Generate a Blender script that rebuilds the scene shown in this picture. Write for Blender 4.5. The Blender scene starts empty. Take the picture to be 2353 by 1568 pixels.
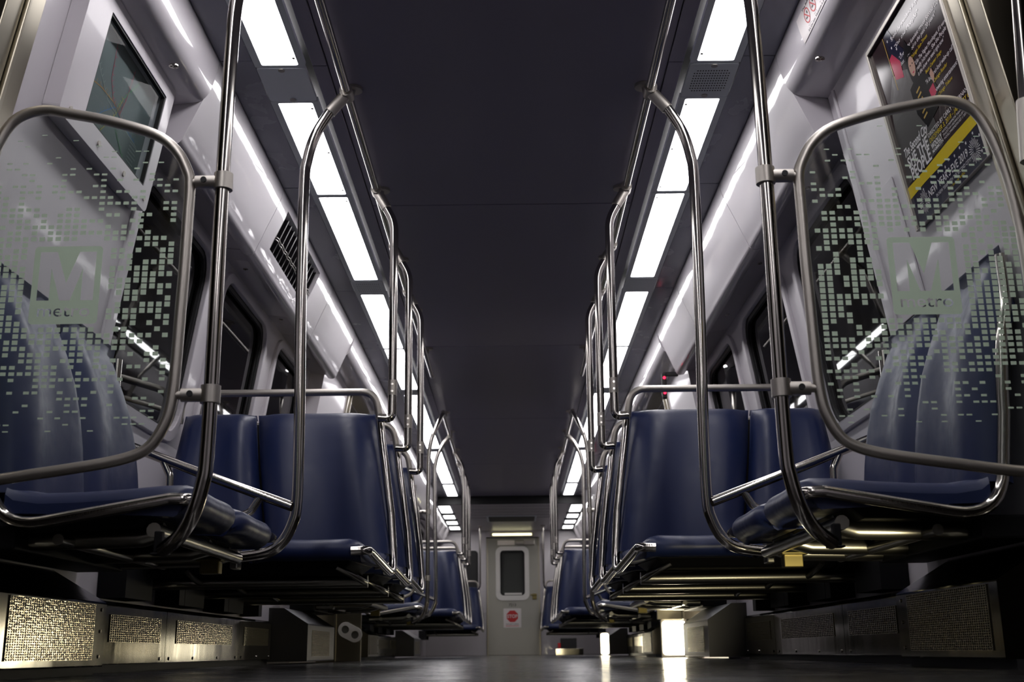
import bpy, bmesh, math, random
from mathutils import Vector, Matrix
from mathutils.geometry import intersect_point_tri_2d
S = bpy.context.scene
C = S.collection
R = math.radians

# ---------------------------------------------------------------- camera, world, exposure
cd = bpy.data.cameras.new('camera'); cam = bpy.data.objects.new('camera', cd); C.objects.link(cam)
cd.lens = 40.0; cd.sensor_width = 36.0; cd.sensor_fit = 'HORIZONTAL'; cd.clip_start = 0.02; cd.clip_end = 200
M = Matrix(((0.9999375, 0.0111699, -0.0003775, 0.038),
            (0.0025826, -0.2637929, -0.9645759, 0.0),
            (-0.0108738, 0.9645147, -0.2638052, 0.05),
            (0, 0, 0, 1)))
cam.matrix_world = M
cd.dof.use_dof = True; cd.dof.focus_distance = 3.9; cd.dof.aperture_fstop = 5.6
S.camera = cam
wd = bpy.data.worlds.new('night'); S.world = wd; wd.use_nodes = True
wd.node_tree.nodes['Background'].inputs[0].default_value = (0.010, 0.008, 0.007, 1)
wd.node_tree.nodes['Background'].inputs[1].default_value = 0.25
S.view_settings.view_transform = 'Standard'; S.view_settings.look = 'None'
S.view_settings.exposure = 0.0; S.view_settings.gamma = 1.0; S.view_settings.use_curve_mapping = False
LAMP_STRENGTH = 11.0
# unseen fill spot with no body, added to light the right-hand seats from below
sd = bpy.data.lights.new('sill_spot', 'SPOT'); so_ = bpy.data.objects.new('sill_spot', sd); C.objects.link(so_)
sd.energy = 30.0; sd.color = (1.0, 0.88, 0.58); sd.spot_size = R(46); sd.spot_blend = 0.4; sd.shadow_soft_size = 0.03
so_.location = (1.09, 2.42, 0.05)
so_.rotation_euler = (Vector((0.56, 4.1, 0.36)) - Vector(so_.location)).to_track_quat('-Z', 'Y').to_euler()

# ---------------------------------------------------------------- materials
def mat(name, col, rough=0.5, metal=0.0, spec=0.5, bump=None, coat=0.0, rvar=None, aniso=0.0):
    m = bpy.data.materials.new(name); m.use_nodes = True
    nt = m.node_tree; b = nt.nodes['Principled BSDF']
    b.inputs['Base Color'].default_value = (*col, 1); b.inputs['Roughness'].default_value = rough
    b.inputs['Metallic'].default_value = metal; b.inputs['Specular IOR Level'].default_value = spec
    b.inputs['Coat Weight'].default_value = coat; b.inputs['Coat Roughness'].default_value = 0.04
    tc = nt.nodes.new('ShaderNodeTexCoord')
    if bump:                                   # (scale xyz, detail, strength, distance)
        mp = nt.nodes.new('ShaderNodeMapping'); mp.inputs['Scale'].default_value = bump[0]
        n = nt.nodes.new('ShaderNodeTexNoise'); n.inputs['Scale'].default_value = 1.0; n.inputs['Detail'].default_value = bump[1]
        bp = nt.nodes.new('ShaderNodeBump'); bp.inputs['Strength'].default_value = bump[2]; bp.inputs['Distance'].default_value = bump[3]
        nt.links.new(tc.outputs['Object'], mp.inputs[0]); nt.links.new(mp.outputs[0], n.inputs['Vector'])
        nt.links.new(n.outputs['Fac'], bp.inputs['Height']); nt.links.new(bp.outputs[0], b.inputs['Normal'])
        if coat: nt.links.new(bp.outputs[0], b.inputs['Coat Normal'])
    if rvar:                                   # (scale xyz, low, high)
        mp = nt.nodes.new('ShaderNodeMapping'); mp.inputs['Scale'].default_value = rvar[0]
        n = nt.nodes.new('ShaderNodeTexNoise'); n.inputs['Scale'].default_value = 1.0; n.inputs['Detail'].default_value = 4
        mr = nt.nodes.new('ShaderNodeMapRange'); mr.inputs[1].default_value = 0.35; mr.inputs[2].default_value = 0.65
        mr.inputs[3].default_value = rvar[1]; mr.inputs[4].default_value = rvar[2]
        nt.links.new(tc.outputs['Object'], mp.inputs[0]); nt.links.new(mp.outputs[0], n.inputs['Vector'])
        nt.links.new(n.outputs['Fac'], mr.inputs[0]); nt.links.new(mr.outputs[0], b.inputs['Roughness'])
    return m
def emit(name, col, st):
    m = bpy.data.materials.new(name); m.use_nodes = True
    nt = m.node_tree; nt.nodes.remove(nt.nodes['Principled BSDF'])
    e = nt.nodes.new('ShaderNodeEmission'); e.inputs[0].default_value = (*col, 1); e.inputs[1].default_value = st
    nt.links.new(e.outputs[0], nt.nodes['Material Output'].inputs[0]); return m
def glass(name, tint, refl=1.0, haze=0.0):
    m = bpy.data.materials.new(name); m.use_nodes = True
    nt = m.node_tree; nt.nodes.remove(nt.nodes['Principled BSDF'])
    fr = nt.nodes.new('ShaderNodeFresnel'); fr.inputs[0].default_value = 1.45
    tr = nt.nodes.new('ShaderNodeBsdfTransparent'); tr.inputs[0].default_value = (*tint, 1)
    gl = nt.nodes.new('ShaderNodeBsdfGlossy'); gl.inputs[0].default_value = (refl, refl, refl, 1); gl.inputs['Roughness'].default_value = 0.02
    df = nt.nodes.new('ShaderNodeBsdfDiffuse'); df.inputs[0].default_value = (0.5, 0.52, 0.5, 1)
    m1 = nt.nodes.new('ShaderNodeMixShader'); m1.inputs[0].default_value = haze
    mx = nt.nodes.new('ShaderNodeMixShader')
    nt.links.new(tr.outputs[0], m1.inputs[1]); nt.links.new(df.outputs[0], m1.inputs[2])
    ge = nt.nodes.new('ShaderNodeNewGeometry'); mm = nt.nodes.new('ShaderNodeMath'); mm.operation = 'SUBTRACT'; mm.inputs[0].default_value = 1.0
    m2 = nt.nodes.new('ShaderNodeMath'); m2.operation = 'MULTIPLY'            # the slab reflects once, on the face turned to the ray
    nt.links.new(ge.outputs['Backfacing'], mm.inputs[1]); nt.links.new(mm.outputs[0], m2.inputs[0]); nt.links.new(fr.outputs[0], m2.inputs[1])
    nt.links.new(m2.outputs[0], mx.inputs[0]); nt.links.new(m1.outputs[0], mx.inputs[1]); nt.links.new(gl.outputs[0], mx.inputs[2])
    nt.links.new(mx.outputs[0], nt.nodes['Material Output'].inputs[0]); return m
WHITE = mat('white_panel', (0.60, 0.57, 0.61), 0.35, bump=((9, 4, 9), 2, 0.10, 0.012), coat=0.8)
WALL = mat('white_wall', (0.60, 0.57, 0.61), 0.42, bump=((60, 60, 60), 2, 0.05, 0.002), coat=0.15)
CEIL = mat('ceiling_panel', (0.25, 0.235, 0.31), 0.33, spec=0.3, bump=((1.2, 0.8, 1), 1, 0.05, 0.01))
SOFF = mat('light_soffit', (0.33, 0.33, 0.39), 0.16, bump=((5, 3, 5), 2, 0.05, 0.01), rvar=((5, 4, 5), 0.10, 0.30))
FRAME = mat('fixture_grey', (0.62, 0.66, 0.70), 0.4)
BLACK = mat('black_rubber', (0.006, 0.006, 0.007), 0.6)
PAN = mat('black_seat_pan', (0.006, 0.006, 0.007), 0.6, spec=0.15)
STEEL = mat('stainless_tube', (0.50, 0.475, 0.44), 0.13, 1.0, bump=((160, 160, 1.5), 1, 0.10, 0.0015))
SATIN = mat('satin_aluminium', (0.50, 0.47, 0.43), 0.42, 1.0)
BEAM = mat('beam_steel', (0.30, 0.29, 0.25), 0.30, 1.0)
PLATE = mat('stainless_sheet', (0.20, 0.19, 0.16), 0.10, 1.0, bump=((3, 14, 2), 2, 0.05, 0.006), rvar=((2, 5, 2), 0.07, 0.14))
JAMB = mat('stainless_jamb', (0.38, 0.35, 0.28), 0.28, 1.0, bump=((6, 6, 2), 2, 0.08, 0.01))
NAVY = mat('navy_vinyl', (0.012, 0.021, 0.078), 0.41, spec=0.42, bump=((420, 420, 420), 1, 0.10, 0.001), rvar=((30, 30, 30), 0.36, 0.46))
FLOOR = mat('dark_floor', (0.010, 0.009, 0.009), 0.3, spec=0.5, bump=((7, 50, 7), 3, 0.12, 0.003), rvar=((4, 30, 4), 0.12, 0.30))
FROST = mat('frosted_film', (0.60, 0.74, 0.58), 0.6)
FROST.node_tree.nodes['Principled BSDF'].inputs['Transmission Weight'].default_value = 0.0
GLASS = glass('clear_screen', (0.93, 0.95, 0.94), 0.8, 0.0)
DARKG = glass('window_pane', (0.30, 0.30, 0.30), 0.9, 0.0)
MAPG = glass('map_glazing', (0.9, 0.93, 0.93), 0.07, 0.01)
DIFF = emit('lamp_diffuser', (1.0, 0.965, 0.985), LAMP_STRENGTH)
DIFF2 = emit('lamp_diffuser_end', (1.0, 0.96, 0.93), LAMP_STRENGTH)
DOORL = emit('door_lamp_tube', (1.0, 0.93, 0.55), 3.0)
GLARE_STRONG = emit('sill_lamp_lens_strong', (1.0, 0.90, 0.66), 32.0)  # glow for the panels added as floor-level glare by the right doors
GLARE = emit('sill_lamp_lens', (1.0, 0.90, 0.66), 20.0)
RED = emit('red_lens', (1.0, 0.02, 0.06), 4.0)
SIGNW = mat('sign_white', (0.75, 0.70, 0.70), 0.35)
SIGNR = mat('sign_red', (0.55, 0.015, 0.02), 0.4)
INK = mat('ink_black', (0.012, 0.012, 0.014), 0.5)
PAPER = mat('poster_dark', (0.022, 0.010, 0.013), 0.14, spec=0.15, bump=((5, 5, 5), 1, 0.15, 0.01))
PTXT = mat('poster_white', (0.75, 0.72, 0.74), 0.14, spec=0.15)
PYEL = mat('poster_yellow', (0.66, 0.50, 0.02), 0.14, spec=0.15)
PGREY = mat('poster_grey', (0.075, 0.07, 0.07), 0.16, spec=0.15, bump=((40, 40, 40), 2, 0.1, 0.004))
PBLK = mat('poster_black', (0.007, 0.006, 0.007), 0.14, spec=0.12)
PSKIN = mat('poster_skin', (0.45, 0.28, 0.22), 0.14, spec=0.15)
PNAVY = mat('poster_navy', (0.008, 0.008, 0.030), 0.14, spec=0.15)
PRED = mat('poster_red', (0.45, 0.03, 0.08), 0.14, spec=0.15)
PGOLD = mat('poster_gold', (0.42, 0.28, 0.08), 0.14, spec=0.15)
MAPS = mat('map_sheet', (0.12, 0.15, 0.155), 0.5)
LINEC = {k: mat('map_' + k, tuple(min(.6, 2.6 * q) for q in c), 0.5) for k, c in dict(red=(0.16, 0.02, 0.04), blue=(0.02, 0.06, 0.14), orange=(0.18, 0.09, 0.02), green=(0.03, 0.10, 0.04), yellow=(0.18, 0.15, 0.02), silver=(0.10, 0.11, 0.11)).items()}
WIRE = mat('grille_wire', (0.55, 0.51, 0.38), 0.17, 1.0, bump=((60, 60, 160), 1, 0.35, 0.002))
WHITEP = mat('white_plastic', (0.82, 0.80, 0.78), 0.35)
GREYH = mat('grey_recess', (0.12, 0.12, 0.11), 0.5)
BRASS = mat('brass_bracket', (0.22, 0.18, 0.07), 0.35, 1.0)
GDARK = mat('grille_back', (0.006, 0.006, 0.005), 0.5)

# ---------------------------------------------------------------- mesh helpers
class MB:
    def __init__(s): s.v = []; s.f = []; s.sm = []
    def add(s, vs, fs, sm=False):
        o = len(s.v); s.v += [tuple(v) for v in vs]; s.f += [tuple(i + o for i in f) for f in fs]; s.sm += [sm] * len(fs); return s
    def box(s, x0, x1, y0, y1, z0, z1):
        v = [(x, y, z) for x in (x0, x1) for y in (y0, y1) for z in (z0, z1)]
        return s.add(v, [(0, 1, 3, 2), (4, 6, 7, 5), (0, 4, 5, 1), (2, 3, 7, 6), (0, 2, 6, 4), (1, 5, 7, 3)])
    def hexa(s, b, t):                          # bottom 4 and top 4 points, same winding
        return s.add(list(b) + list(t), [(3, 2, 1, 0), (4, 5, 6, 7), (0, 1, 5, 4), (1, 2, 6, 5), (2, 3, 7, 6), (3, 0, 4, 7)])
    def prism(s, poly, y0, y1, sx=1, sm=False):           # (x,z) polygon run along Y
        n = len(poly); v = [(sx * x, y0, z) for x, z in poly] + [(sx * x, y1, z) for x, z in poly]
        s.add(v, [tuple(range(n)), tuple(range(2 * n - 1, n - 1, -1))])
        o = len(s.v); s.v += v
        for i in range(n):
            j = (i + 1) % n; s.f.append((o + i, o + n + i, o + n + j, o + j)); s.sm.append(sm)
        return s
    def tube(s, pts, r, n=14, closed=False):
        P = [Vector(p) for p in pts]; m = len(P); T = []
        for i in range(m):
            a = P[(i - 1) % m] if (closed or i) else P[0]; b = P[(i + 1) % m] if (closed or i < m - 1) else P[-1]
            T.append((b - a).normalized())
        u = T[0].orthogonal().normalized(); rings = []
        for i in range(m):
            u = (u - T[i] * u.dot(T[i])).normalized(); w = T[i].cross(u)
            rings.append([P[i] + (u * math.cos(2 * math.pi * k / n) + w * math.sin(2 * math.pi * k / n)) * r for k in range(n)])
        v = [q for rg in rings for q in rg]; f = []
        if closed:                              # join last to first ring by nearest twist
            best = min(range(n), key=lambda k: (rings[-1][0] - rings[0][k]).length)
        for i in range(m if closed else m - 1):
            for k in range(n):
                k2 = (k + 1) % n
                if i == m - 1: f.append((i * n + k, i * n + k2, (k2 + best) % n, (k + best) % n))
                else: f.append((i * n + k, i * n + k2, (i + 1) * n + k2, (i + 1) * n + k))
        s.add(v, f, True)
        if not closed: s.add(rings[0], [tuple(range(n - 1, -1, -1))]); s.add(rings[-1], [tuple(range(n))])
        return s
    def grid(s, G, sm=True, wrapu=False):       # G[i][j] points
        a, b = len(G), len(G[0]); v = [p for row in G for p in row]; f = []
        for i in range(a - 1):
            for j in range(b - 1): f.append((i * b + j, i * b + j + 1, (i + 1) * b + j + 1, (i + 1) * b + j))
        return s.add(v, f, sm)
    def disc(s, c, nrm, r, h, n=20):            # short cylinder
        c = Vector(c); d = Vector(nrm).normalized(); return s.tube([c, c + d * h], r, n)
    def map(s, fn): s.v = [tuple(fn(*v)) for v in s.v]; return s
def fil(pts, r, k=6):                           # round the corners of a polyline
    P = [Vector(p) for p in pts]; out = [P[0]]
    for i in range(1, len(P) - 1):
        rr = r[i] if isinstance(r, dict) and i in r else (r if not isinstance(r, dict) else 0.03)
        a, b, c = P[i - 1], P[i], P[i + 1]; d1 = (a - b); d2 = (c - b)
        ang = d1.angle(d2); t = min(rr / math.tan(ang / 2), d1.length * .49, d2.length * .49) if ang < 3.1 else 0
        if t < 1e-5: out.append(b); continue
        p, q = b + d1.normalized() * t, b + d2.normalized() * t
        for j in range(k + 1):
            w = j / k; out.append(p * (1 - w) ** 2 + b * 2 * w * (1 - w) + q * w * w)
    out.append(P[-1]); return out
def spline(pts, k=5, closed=False):             # Catmull-Rom
    P = [Vector(p) for p in pts]; m = len(P); out = []
    for i in range(m if closed else m - 1):
        g = (lambda j: P[j % m]) if closed else (lambda j: P[max(0, min(m - 1, j))])
        a, b, c, d = g(i - 1), g(i), g(i + 1), g(i + 2)
        for j in range(k):
            t = j / k; out.append(0.5 * (2 * b + (c - a) * t + (2 * a - 5 * b + 4 * c - d) * t * t + (3 * b - a - 3 * c + d) * t ** 3))
    if not closed: out.append(P[-1])
    return out
def rrect(x0, x1, y0, y1, r, k=6):
    o = []
    for cx, cy, a in ((x1 - r, y1 - r, 0), (x0 + r, y1 - r, 90), (x0 + r, y0 + r, 180), (x1 - r, y0 + r, 270)):
        for j in range(k + 1):
            t = R(a + 90 * j / k); o.append((cx + r * math.cos(t), cy + r * math.sin(t)))
    return o
def curve2mesh(build):                          # temp curve -> (verts, faces)
    cu = build(); o = bpy.data.objects.new('tmp', cu); C.objects.link(o); bpy.context.view_layer.update()
    e = o.evaluated_get(bpy.context.evaluated_depsgraph_get()); me = e.to_mesh()
    v = [tuple(q.co) for q in me.vertices]; f = [tuple(p.vertices) for p in me.polygons]
    e.to_mesh_clear(); bpy.data.objects.remove(o); bpy.data.curves.remove(cu); return v, f
def plate(loops, th=0.0):                       # filled 2D outline with holes (even-odd)
    def b():
        cu = bpy.data.curves.new('t', 'CURVE'); cu.dimensions = '2D'; cu.fill_mode = 'BOTH'; cu.extrude = th / 2
        for L in loops:
            sp = cu.splines.new('POLY'); sp.points.add(len(L) - 1)
            for p, q in zip(sp.points, L): p.co = (q[0], q[1], 0, 1)
            sp.use_cyclic_u = True
        return cu
    v, f = curve2mesh(b)
    if not th: return v, f
    ids = {}; mp_ = [ids.setdefault(tuple(round(c, 5) for c in q), len(ids)) for q in v]
    return list(ids), [g for g in (tuple(dict.fromkeys(mp_[i] for i in q)) for q in f) if len(g) > 2]
def text(s, size=1.0, width=None, align='LEFT', shear=0.0, bold=0.0):
    def b():
        cu = bpy.data.curves.new('t', 'FONT'); cu.body = s; cu.size = 1.0; cu.align_x = 'LEFT'; cu.shear = shear; cu.offset = bold; cu.resolution_u = 3; return cu
    v, f = curve2mesh(b)
    if not v: return v, f
    x0 = min(q[0] for q in v); x1 = max(q[0] for q in v)
    kx = size if width is None else width / max(1e-6, x1 - x0)
    off = {'LEFT': 0, 'CENTER': -(x1 - x0) / 2, 'RIGHT': -(x1 - x0)}[align]
    return [((q[0] - x0 + off) * kx, q[1] * size, 0) for q in v], f

def link(name, me, parent=None):
    o = bpy.data.objects.new(name, me); C.objects.link(o)
    if parent is not None: o.parent = parent
    return o
def root_of(o):
    while o.parent is not None: o = o.parent
    return o
def obj(name, mb, m, parent=None, bevel=0.0, label=None, base=None):
    """one mesh object; world coordinates in mb, shifted to the thing's base"""
    b = Vector(root_of(parent).location) if parent is not None else Vector(base or (0, 0, 0))
    me = bpy.data.meshes.new(name); me.from_pydata([tuple(Vector(v) - b) for v in mb.v], [], mb.f); me.update()
    bm_ = bmesh.new(); bm_.from_mesh(me); bmesh.ops.recalc_face_normals(bm_, faces=bm_.faces[:]); bm_.to_mesh(me); bm_.free()
    me.polygons.foreach_set('use_smooth', mb.sm); me.materials.append(m)
    o = link(name, me, parent)
    if parent is None: o.location = b
    if bevel:
        md = o.modifiers.new('edge', 'BEVEL'); md.width = bevel; md.segments = 2; md.limit_method = 'ANGLE'; md.angle_limit = R(40)
    if label: o['label'] = label
    return o
def thing(name, label, cat, loc, group=None):
    o = bpy.data.objects.new(name, None); C.objects.link(o); o.location = loc; o.empty_display_size = 0.05
    o['label'] = label; o['category'] = cat
    if group: o['group'] = group
    return o
def tag(o, label, cat, group=None):
    o['label'] = label; o['category'] = cat
    if group: o['group'] = group
    return o
def struct(name, mb, m, parent=None, bevel=0.0):
    o = obj(name, mb, m, parent, bevel)
    if parent is None: o['kind'] = 'structure'
    return o
def dup(root, dy, label, group=None, dz=0, dx=0):
    r = root.copy(); C.objects.link(r); r.location = Vector(root.location) + Vector((dx, dy, dz)); r['label'] = label
    if group: r['group'] = group
    for ch in list(root.children):
        c = ch.copy(); C.objects.link(c); c.parent = r
        for g in list(ch.children):
            d = g.copy(); C.objects.link(d); d.parent = c
    return r
SIDE = {-1: 'left', 1: 'right'}
MOD = 6.85                                      # pitch of the door-to-door bays
YEND = 18.9
def wallx(z): return 1.40 - 0.15 * (max(z, 0.9) - 0.9)
def pockx(z): return 1.16 + 0.165 * (1.88 - max(z, 0.85))

# ---------------------------------------------------------------- floor, ceiling, side walls
f = MB().box(-1.45, 1.45, -1.6, YEND + .1, -0.04, 0.0); struct('floor', f, FLOOR)
c = MB()
ys = [-1.6, -0.11, 2.45, 5.013, 7.585, 10.117, 12.681, 15.4]
for a, b in zip(ys, ys[1:]): c.box(-.61, .61, a + .004, b - .004, 2.09, 2.12)
for s in (-1, 1):
    for a, b in ((-1.6, 3.67), (3.675, 9.1), (9.105, 15.4)):
        c.box(*sorted((s * .613, s * .665)), a, b, 2.085, 2.12)
struct('ceiling', c, CEIL, bevel=.002)
g = MB().box(-1.3, 1.3, -1.6, 15.5, 2.125, 2.15); struct('ceiling_backing', g, BLACK)
for s in (-1, 1):
    t = MB(); 
    for a, b in ((-1.6, 3.628), (3.634, 4.77), (4.776, 6.29), (6.296, 10.47), (10.476, 13.1), (13.106, 15.4)):
        t.box(*sorted((s * .872, s * .985)), a, b, 2.083, 2.12)
    struct('trim_%d' % (1 if s < 0 else 2), t, SOFF, bevel=.002)
# lower end ceiling behind a bulkhead
e = MB().box(-.80, .80, 15.42, YEND, 1.98, 2.0)
for s in (-1, 1): e.box(*sorted((s * 1.01, s * 1.30)), 15.42, YEND, 1.98, 2.0)
for k in range(5):
    e.box(-.62, .62, 15.62 + k * .34, 15.64 + k * .34, 1.972, 1.98)
struct('ceiling_end', e, mat('end_ceiling', (0.42, 0.40, 0.43), 0.4))
bh = MB().box(-1.26, 1.26, 15.40, 15.42, 1.98, 2.12); struct('trim_3', bh, BLACK)

def dense(P, a, b, k=4):                        # smooth part of a profile
    q = spline([(x, 0, z) for x, z in P[a:b]], k); return P[:a] + [(v.x, v.z) for v in q] + P[b:]
COVE = dense([(.985, 2.09), (.985, 2.077), (.987, 2.06), (.992, 2.035), (1.005, 2.0), (1.022, 1.96), (1.049, 1.90), (1.074, 1.84), (1.092, 1.80), (1.100, 1.780), (1.112, 1.768), (1.13, 1.765), (1.15, 1.770), (1.155, 1.79), (1.27, 1.805), (1.30, 1.84), (1.30, 2.09)], 1, 13)
HEAD = dense([(.985, 2.09), (.985, 2.075), (.988, 2.05), (.994, 2.02), (1.003, 1.985), (1.014, 1.955), (1.032, 1.932), (1.055, 1.921), (1.09, 1.916), (1.19, 1.906), (1.30, 1.93), (1.30, 2.09)], 1, 9)
ZP = [(.82, 1), (1.0, 1)]
def screw_part(p, s, x, y, z, r=.014, m=STEEL):
    k = MB().disc((s * x, y, z), (0, 0, -1), r, .004, 16); k.box(s * x - r * .7, s * x + r * .7, y - .002, y + .002, z - .006, z - .004)
    k.box(s * x - .002, s * x + .002, y - r * .7, y + r * .7, z - .006, z - .004)
    return obj('screw', k, BLACK if m is None else m, p)
VY = (4.93, 5.83)
wn = 1
trn = 4
for s in (-1, 1):
    # cove panels over the windows (the left one leaves an opening for the air vent)
    cv = MB()
    spans = [(3.625, 4.77), (4.776, 6.20), (6.206, 7.15), (10.475, 11.62), (11.626, 13.05), (13.056, 15.4)]
    for a, b in spans:
        if s < 0 and a == 4.776:
            cv.prism(COVE, a, VY[0], s, True); cv.prism(COVE, VY[1], b, s, True)
            low = [(1.070, 1.85)] + [q for q in COVE if q[1] < 1.849 and q[0] < 1.2] + [(1.27, 1.805), (1.27, 1.85)]
            cv.prism(low, VY[0], VY[1], s)
            cv.prism([(.985, 2.09)] + [q for q in COVE if q[1] < 2.08 and q[1] > 2.03 and q[0] < 1.2] + [(1.02, 2.03), (1.02, 2.09)], VY[0], VY[1], s)
        else: cv.prism(COVE, a, b, s, True)
    for (p, q) in zip(COVE, COVE[1:]): pass
    o = struct('trim_%d' % trn, cv, WHITE); trn += 1
    for y in (4.15, 5.05, 5.89, 6.75): screw_part(o, s, 1.205, y, 1.797, .012)
    # end zone cove
    ec = MB().prism([(1.01, 1.98), (1.10, 1.79), (1.13, 1.77), (1.27, 1.80), (1.30, 1.98)], 15.42, YEND, s); struct('trim_%d' % trn, ec, WHITE); trn += 1
    # door headers
    hd = MB(); hd.prism(HEAD, -1.6, 3.62, s, True); hd.prism(HEAD, 7.16, 10.47, s, True)
    o = struct('trim_%d' % trn, hd, WHITE); trn += 1
    for y in (1.2, 3.36, 10.2): screw_part(o, s, 1.06, y, 1.9195, .016)
    # window wall with openings
    wins = [(3.80, 4.72), (4.96, 5.87), (6.14, 7.02), (10.65, 11.57), (11.81, 12.72), (12.96, 13.9), (14.2, 15.1), (15.6, 16.8), (17.1, 18.2)]
    wb = MB()
    for y0, y1 in ((3.62, 7.15), (10.47, YEND)):
        L = [[(y0, .9), (y1, .9), (y1, 1.81), (y0, 1.81)]] + [rrect(a, b, .93, 1.745, .12) for a, b in wins if y0 < a < y1]
        v, ff = plate(L, .05)
        wb.add([(s * (wallx(q[1]) + .025 + q[2]), q[0], q[1]) for q in v], ff)
        wb.box(*sorted((s * 1.40, s * 1.45)), y0, y1, 0, .9)
    for y0, y1 in ((-1.6, 1.27), (2.63, 3.62), (7.15, 8.12), (9.48, 10.47)):
        wb.prism([(pockx(1.915), 1.915), (pockx(.85), .85), (pockx(.85), .0), (1.45, 0), (1.45, 1.915)], y0, y1, s)
    for y0, y1 in ((1.27, 2.63), (8.12, 9.48)): wb.box(*sorted((s * 1.2, s * 1.45)), y0, y1, 1.90, 1.96)
    struct('wall_' + SIDE[s], wb, WALL)
    # door pocket edge strip
    pe = MB()
    for y in (3.55, 10.40): pe.tube([(s * (pockx(z) - .004), y, z) for z in (.86, 1.2, 1.55, 1.90)], .007, 8)
    struct('trim_%d' % trn, pe, WALL); trn += 1
    for a, b in wins:
        fr = MB(); v, ff = plate([rrect(a - .035, b + .035, .90, 1.775, .14), rrect(a + .012, b - .012, .945, 1.73, .11)], .022)
        fr.add([(s * (wallx(q[1]) - .006 + q[2]), q[0], q[1]) for q in v], ff)
        w = struct('window_%d' % wn, fr, WHITEP if False else WALL, bevel=.006); wn += 1
        gk = MB(); v, ff = plate([rrect(a + .010, b - .010, .943, 1.732, .112), rrect(a + .035, b - .035, .965, 1.71, .10)], .012)
        gk.add([(s * (wallx(q[1]) + .012 + q[2]), q[0], q[1]) for q in v], ff); obj('rubber_gasket', gk, BLACK, w)
        pn = MB(); v, ff = plate([rrect(a + .012, b - .012, .945, 1.73, .11)], .006)
        pn.add([(s * (wallx(q[1]) + .03 + q[2]), q[0], q[1]) for q in v], ff); obj('pane', pn, DARKG, w)
    # stainless door jambs
    for y0, y1 in ((2.475, 2.655), (8.10, 8.28), (9.32, 9.50), (1.25, 1.43)):
        j = MB(); ym = (y0 + y1) / 2
        for q0, q1, d in ((y0, y0 + .075, .012), (y0 + .08, y0 + .095, .022), (y0 + .10, y1, .008)):
            j.hexa([(s * (pockx(.02) - d), q0, .0), (s * (pockx(.02) - d), q1, .0), (s * 1.44, q1, .0), (s * 1.44, q0, .0)],
                   [(s * (pockx(.85) - d), q0, .85), (s * (pockx(.85) - d), q1, .85), (s * 1.44, q1, .85), (s * 1.44, q0, .85)])
            j.hexa([(s * (pockx(.85) - d), q0, .85), (s * (pockx(.85) - d), q1, .85), (s * 1.44, q1, .85), (s * 1.44, q0, .85)],
                   [(s * (pockx(1.9) - d), q0, 1.9), (s * (pockx(1.9) - d), q1, 1.9), (s * 1.44, q1, 1.9), (s * 1.44, q0, 1.9)])
        struct('trim_%d' % trn, j, JAMB, bevel=.003); trn += 1
# outer black skin behind the windows is left open to the dark tunnel; end wall and end door
ew = MB()
ew.box(-1.42, -.415, YEND, YEND + .06, 0, 1.98); ew.box(.455, 1.42, YEND, YEND + .06, 0, 1.98); ew.box(-.415, .455, YEND, YEND + .06, 1.875, 1.98)
ew.box(.50, .78, YEND - .03, YEND, .95, 1.78)
ew.box(-1.42, -.415, YEND - .012, YEND, .66, .68); ew.box(.455, 1.42, YEND - .012, YEND, .66, .68)
struct('wall_end', ew, WALL, bevel=.004)
bk = MB().box(-1.42, 1.42, -1.66, -1.6, 0, 2.12); struct('wall_back', bk, mat('rear_bulkhead', (.10, .095, .10), .5))
ef = MB(); v, ff = plate([rrect(-.82, -.55, 1.02, 1.66, .06), rrect(-.79, -.58, 1.05, 1.63, .05)], .02); ef.add([(q[0], YEND - .008 + q[2], q[1]) for q in v], ff)
ew_ = struct('window_%d' % wn, ef, BLACK); wn += 1
obj('pane', MB().box(-.79, -.58, YEND - .008, YEND - .002, 1.05, 1.63), INK, ew_)
dl = MB(); v, ff = plate([[(-.395, .005), (.435, .005), (.435, 1.86), (-.395, 1.86)], rrect(-.195, .215, .93, 1.66, .06)], .045)
dl.add([(q[0], YEND + .02 + q[2], q[1]) for q in v], ff); door = struct('door_1', dl, mat('door_steel', (0.36, 0.35, 0.31), 0.42, 1.0, bump=((3, 3, 3), 2, .05, .01)))
fr = MB(); v, ff = plate([rrect(-.262, .282, .855, 1.72, .10), rrect(-.19, .21, .935, 1.655, .055)], .03)
fr.add([(q[0], YEND - .012 + q[2], q[1]) for q in v], ff); obj('window_frame', fr, WHITEP, door, bevel=.006)
obj('window_gasket', (lambda m, vf: m.add([(q[0], YEND - .004 + q[2], q[1]) for q in vf[0]], vf[1]))(MB(), plate([rrect(-.195, .215, .93, 1.66, .055), rrect(-.165, .185, .96, 1.63, .04)], .02)), BLACK, door)
obj('window_pane', MB().box(-.195, .215, YEND + .02, YEND + .026, .93, 1.66), glass('door_pane', (.1, .16, .15), .8, .16), door)  # diffuse haze lightens the pane in place of the lit car beyond
obj('window_ledge', MB().box(-.12, .16, YEND - .02, YEND, .945, .975), WHITEP, door, bevel=.004)
h = MB().box(.30, .40, YEND - .05, YEND - .03, .93, .95); h.box(.33, .40, YEND - .03, YEND, .87, .96); obj('door_handle', h, BRASS, door, bevel=.004)
obj('door_closer', MB().box(.07, .22, YEND - .05, YEND, 1.75, 1.80).box(.20, .38, YEND - .06, YEND, 1.74, 1.83), SATIN, door, bevel=.008)
obj('notice_plate', MB().box(-.23, .05, YEND - .01, YEND, 1.745, 1.82), SIGNW, door)
v, ff = text('7213', .062, .115, 'CENTER', bold=.02); nb = MB().add([(q[0] + .005, YEND - .006, q[1] + .765) for q in v], ff); obj('door_number', nb, INK, door)
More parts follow.
